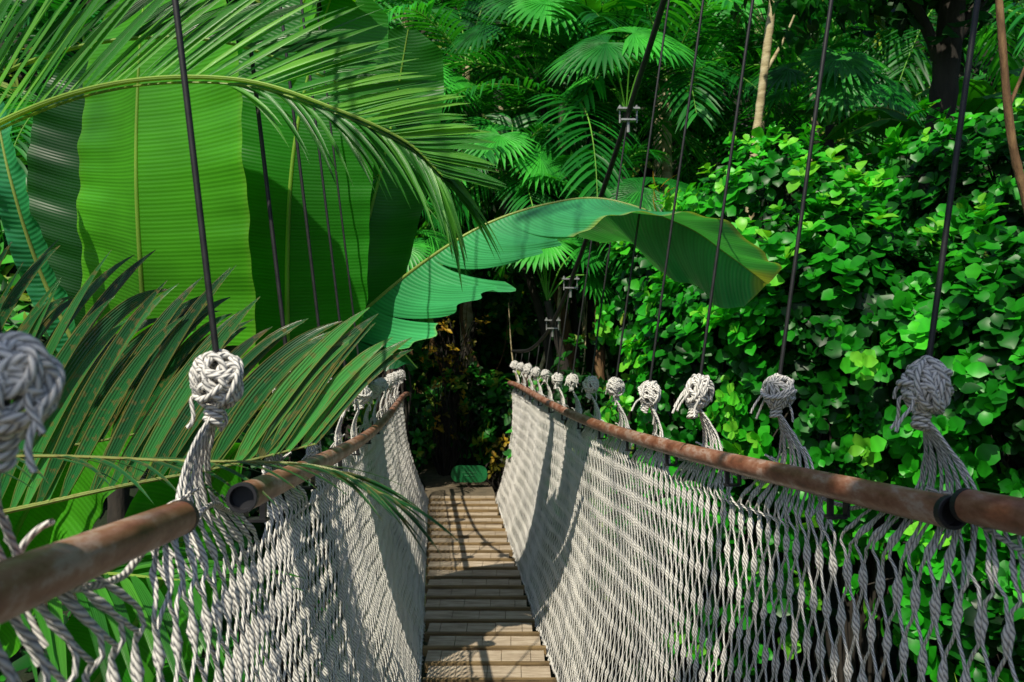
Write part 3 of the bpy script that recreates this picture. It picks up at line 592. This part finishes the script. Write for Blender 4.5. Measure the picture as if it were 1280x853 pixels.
for i,(x,y,z) in enumerate([(3.6,6.6,3.5),(4.4,7.0,3.8),(1.0,10,5.8),(-3.2,6.5,3.2),(-2.2,11,5.8),(4.6,5.6,3.2)]):
    b=np.array([x,y,float(gh(x,y))]);e=empty('banana_plant',b,'banana plant with broad leaves among the trees','banana plant')
    trunk([b,[x,y,(b[2]+z)/2],[x,y,z-.5]],.09,.06,M_barkd,b,e,name='pseudostem')
    for k in range(6):
        az=k*2.4+i;d=np.array([math.cos(az),math.sin(az),0]);q=np.array([x,y,z-.5]);s=np.cross(d,[0,0,1])
        L=rng.uniform(.8,1.1);rise=rng.uniform(.5,.9)
        banana('leaf',[q,q+d*L*.25+[0,0,rise*.5*L],q+d*L*.6+[0,0,rise*.7*L],q+d*L+[0,0,rise*.45*L]],.2,[s+[0,0,-.2],s],[-s+[0,0,-.2],-s],M_ban,e,tint=float(rng.uniform(.1,.6)),n=24,m=4,seed=k,tears=(.4,.6,.75) if k%2 else ())
# trees
def tree(pts,r0,r1,mat,lab,limbs,crown_c,crown_r,n,cmat=M_under,t=.3,L=.15):
    b=np.array(pts[0],float);b[2]=float(gh(b[0],b[1]))-.1;pts=[b]+[np.array(p) for p in pts[1:]]
    e=empty('forest_tree',b,lab,'tree');trunk(pts,r0,r1,mat,b,e)
    for l in limbs: trunk(l,r1*.6,r1*.2,mat,b,e,name='limb',k=8,n=14)
    mb=MB();d=nz(rng.normal(size=(n,3)));C=np.array(crown_c)+d*np.array(crown_r)*(rng.uniform(.3,1,(n,1)))*(1+.25*np.sin(d[:,:1]*8))
    rosettes(mb,C,d+[0,0,.5],np.full(n,L),7,np.clip(t+rng.normal(0,.2,n),0,.9),.32,S=4)
    obj('crown',mb.mesh('crown',cmat,b),b,e)
tree([(1.86,6.6,0),(1.95,6.6,2.2),(2.0,6.6,3.1),(2.08,6.6,3.8),(2.2,6.6,4.8)],.045,.03,M_barkp,'slender pale-barked tree rising from the bushes',[[(2.08,6.6,3.8),(2.25,6.6,4.1),(2.4,6.5,4.5)]],(2.3,6.8,5.4),(1.3,1.0,.8),250,t=.4)
tree([(2.85,4.3,0),(2.80,4.2,1.7),(2.72,4.2,2.25),(2.62,4.2,2.7),(2.55,4.2,3.5)],.03,.018,M_barkb,'thin leaning brown-barked tree above the shrubs',[[(2.6,4.2,2.8),(2.72,4.2,3.1),(2.85,4.2,3.5)]],(2.7,4.9,4.2),(1.0,.9,.6),160,t=.4)
tree([(2.95,5.6,0),(2.95,5.6,2.4),(2.98,5.5,3.4),(3.05,5.4,4.6)],.10,.08,M_barkd,'dark thick-trunked forest tree',[[(3,5.5,3.6),(3.4,5.4,4.2),(3.9,5.3,4.5)],[(3,5.5,3.4),(2.7,5.4,3.9),(2.3,5.3,4.2)]],(3.0,5.8,4.5),(1.6,1.0,.8),300,t=.3)
tree([(-2.4,-2.6,0),(-2.2,-2.4,2.5),(-1.8,-2.0,4.2),(-1.2,-1.6,5.2)],.14,.07,M_barkd,'unseen overhanging leafy tree added to shade the near end of the bridge',[[(-1.8,-2,4.2),(-.8,-1.5,4.9),(.4,-1.2,5.3)],[(-1.6,-1.9,4.6),(-1.2,-1,5.3),(-.6,-.6,5.4)]],(-.4,-1.55,5.3),(1.6,.8,.5),95,t=.3,L=.22)  # out-of-view tree, added so its crown shades the near net and knots
for i,(x,y,dx1) in enumerate([(-.95,10.0,.15),(-.55,10.2,.2),(-1.25,9.9,.1),(.35,8.8,-.15),(.55,8.6,.1),(1.0,8.8,.1)]):
    z0=float(gh(x,y));tree([(x,y,0),(x+dx1,y,z0+.9),(x-dx1*.5,y,z0+1.9),(x+dx1,y+.1,z0+3.2)],.03,.018,M_barkb if i<3 else M_barkp,'thin crooked brown trunk beside the path',[[(x+dx1,y,z0+.9),(x+dx1*2.2,y,z0+1.4),(x+dx1*2.6,y,z0+2.1)]],(x,y+.1,z0+2.9),(.7,.5,.8),100,t=.4)
# ------------------------------------------------------------------ undergrowth
mb=MB();n=6500
x=rng.uniform(-11,12,n);y=8.8+rng.uniform(0,1,n)**.8*11.5;z=gh(x,y)
ok=~((np.abs(x-(.26-.0965*y))<.8)&(y<10));x,y,z=x[ok],y[ok],z[ok];n=len(x)
C=np.stack([x,y,z+rng.uniform(.05,.75,n)],-1);A=nz(np.array([0,-.7,.7])+rng.normal(0,.35,(n,3)))
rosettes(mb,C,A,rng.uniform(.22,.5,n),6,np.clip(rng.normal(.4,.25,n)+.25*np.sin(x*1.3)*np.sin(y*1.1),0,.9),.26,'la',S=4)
n=2200;x=rng.choice([-1,1],n)*rng.uniform(1.0,7,n)-.2;y=rng.uniform(-1,8.6,n);ok=(np.abs(x+.0965*y-.26)>.85);x,y=x[ok],y[ok];n=len(x)
C=np.stack([x,y,gh(x,y)+rng.uniform(.02,.4,n)],-1);A=nz(np.array([0,-.2,.9])+rng.normal(0,.35,(n,3)))
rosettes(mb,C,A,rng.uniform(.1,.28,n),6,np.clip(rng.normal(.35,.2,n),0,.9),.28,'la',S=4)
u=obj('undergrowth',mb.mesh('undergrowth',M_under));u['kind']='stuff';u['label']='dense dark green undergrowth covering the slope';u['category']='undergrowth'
# ------------------------------------------------------------------ sign
e=empty('green_sign',(-.46,8.6,-.03),'small green board sign on a short post beside the path','sign')
mb=MB()
th=np.concatenate([np.linspace(0,math.pi/2,6)+math.pi/2*k for k in range(4)]);cxs=np.repeat([1,-1,-1,1],6)*.11;czs=np.repeat([1,1,-1,-1],6)*.015
o_=np.stack([cxs+.085*np.cos(th)-.46,0*th,czs+.075*np.sin(th)+.17],-1);N_=len(o_)
fr=o_+[0,8.59,0];bk=o_+[0,8.612,0];Vv=np.vstack([fr,bk,[[-.46,8.588,.17]],[[-.46,8.614,.17]]])
Ff=[[i,(i+1)%N_,(i+1)%N_+N_,i+N_] for i in range(N_)]
for i in range(0,N_,2): Ff.append([2*N_,i,(i+1)%N_,(i+2)%N_]);Ff.append([2*N_+1,(i+2)%N_+N_,(i+1)%N_+N_,i+N_])
mb.add(Vv,Ff);obj('board',mb.mesh('board',M_sign,(-.46,8.6,.17),False),(-.46,8.6,.17),e)
mb=MB();box(mb,(-.46,8.63,.06),(.04,.02,.22));obj('post',mb.mesh('post',M_dark,(-.46,8.62,0),False),(-.46,8.62,0),e)
mb=MB()
for z,w in((.19,.16),(.155,.12)): box(mb,(-.46,8.585,z),(w,.003,.008))
obj('faded_lettering',mb.mesh('faded_lettering',M_signtxt,(-.46,8.587,.2),False),(-.46,8.587,.2),e)
e=empty('flowering_plant',(1.3,6.9,float(gh(1.3,6.9))),'tall stem with yellow orange bracts','plant')
mb=MB();b=np.array([1.3,6.9,float(gh(1.3,6.9))]);tubes(mb,spline([b,b+[0,0,2],[1.28,6.9,2.7]],12),.012,k=6,ref=(.9,.3,.1),T=.6);obj('stem',mb.mesh('stem',M_grass,b),b,e)
mb=MB();B=np.array([[1.28,6.9,2.62+.05*i] for i in range(7)]);D=nz(np.array([[(-1)**i*.6,-.2,.8] for i in range(7)]));U=nz(np.cross(D,np.array([0,1.,0])));leaves(mb,B,D,U,np.full(7,.2),np.full(7,.025),np.full(7,.3),np.full(7,.5),shape='la')
obj('bract',mb.mesh('bract',M_flower,b),b,e)
# ------------------------------------------------------------------ light, world, camera
v=Vector((.26,.50,-.74)).normalized()
sd=bpy.data.lights.new('sun','SUN');sd.energy=5.0;sd.angle=math.radians(.5);sd.color=(1,.93,.77)
so=bpy.data.objects.new('sun',sd);so.rotation_euler=v.to_track_quat('-Z','Y').to_euler();so.location=(-5,-3,8);bpy.context.scene.collection.objects.link(so)
w=bpy.data.worlds.new('World');bpy.context.scene.world=w;w.use_nodes=True;n=w.node_tree.nodes;l=w.node_tree.links
sky=n.new('ShaderNodeTexSky');sky.sky_type='NISHITA';sky.sun_disc=False;sky.sun_elevation=math.asin(-v.z);sky.sun_rotation=math.atan2(-v.x,-v.y)
l.new(sky.outputs[0],n['Background'].inputs[0]);n['Background'].inputs[1].default_value=.11
cam=bpy.data.cameras.new('camera');cam.lens=28.1;cam.sensor_width=36;cam.clip_end=600;cam.clip_start=.02
cam.dof.use_dof=True;cam.dof.focus_distance=2.2;cam.dof.aperture_fstop=9.0
co=bpy.data.objects.new('camera',cam);co.location=(0,0,H);co.rotation_euler=(math.radians(90),0,0);bpy.context.scene.collection.objects.link(co)
sc=bpy.context.scene;sc.camera=co
sc.view_settings.view_transform='Standard';sc.view_settings.look='None';sc.view_settings.exposure=0
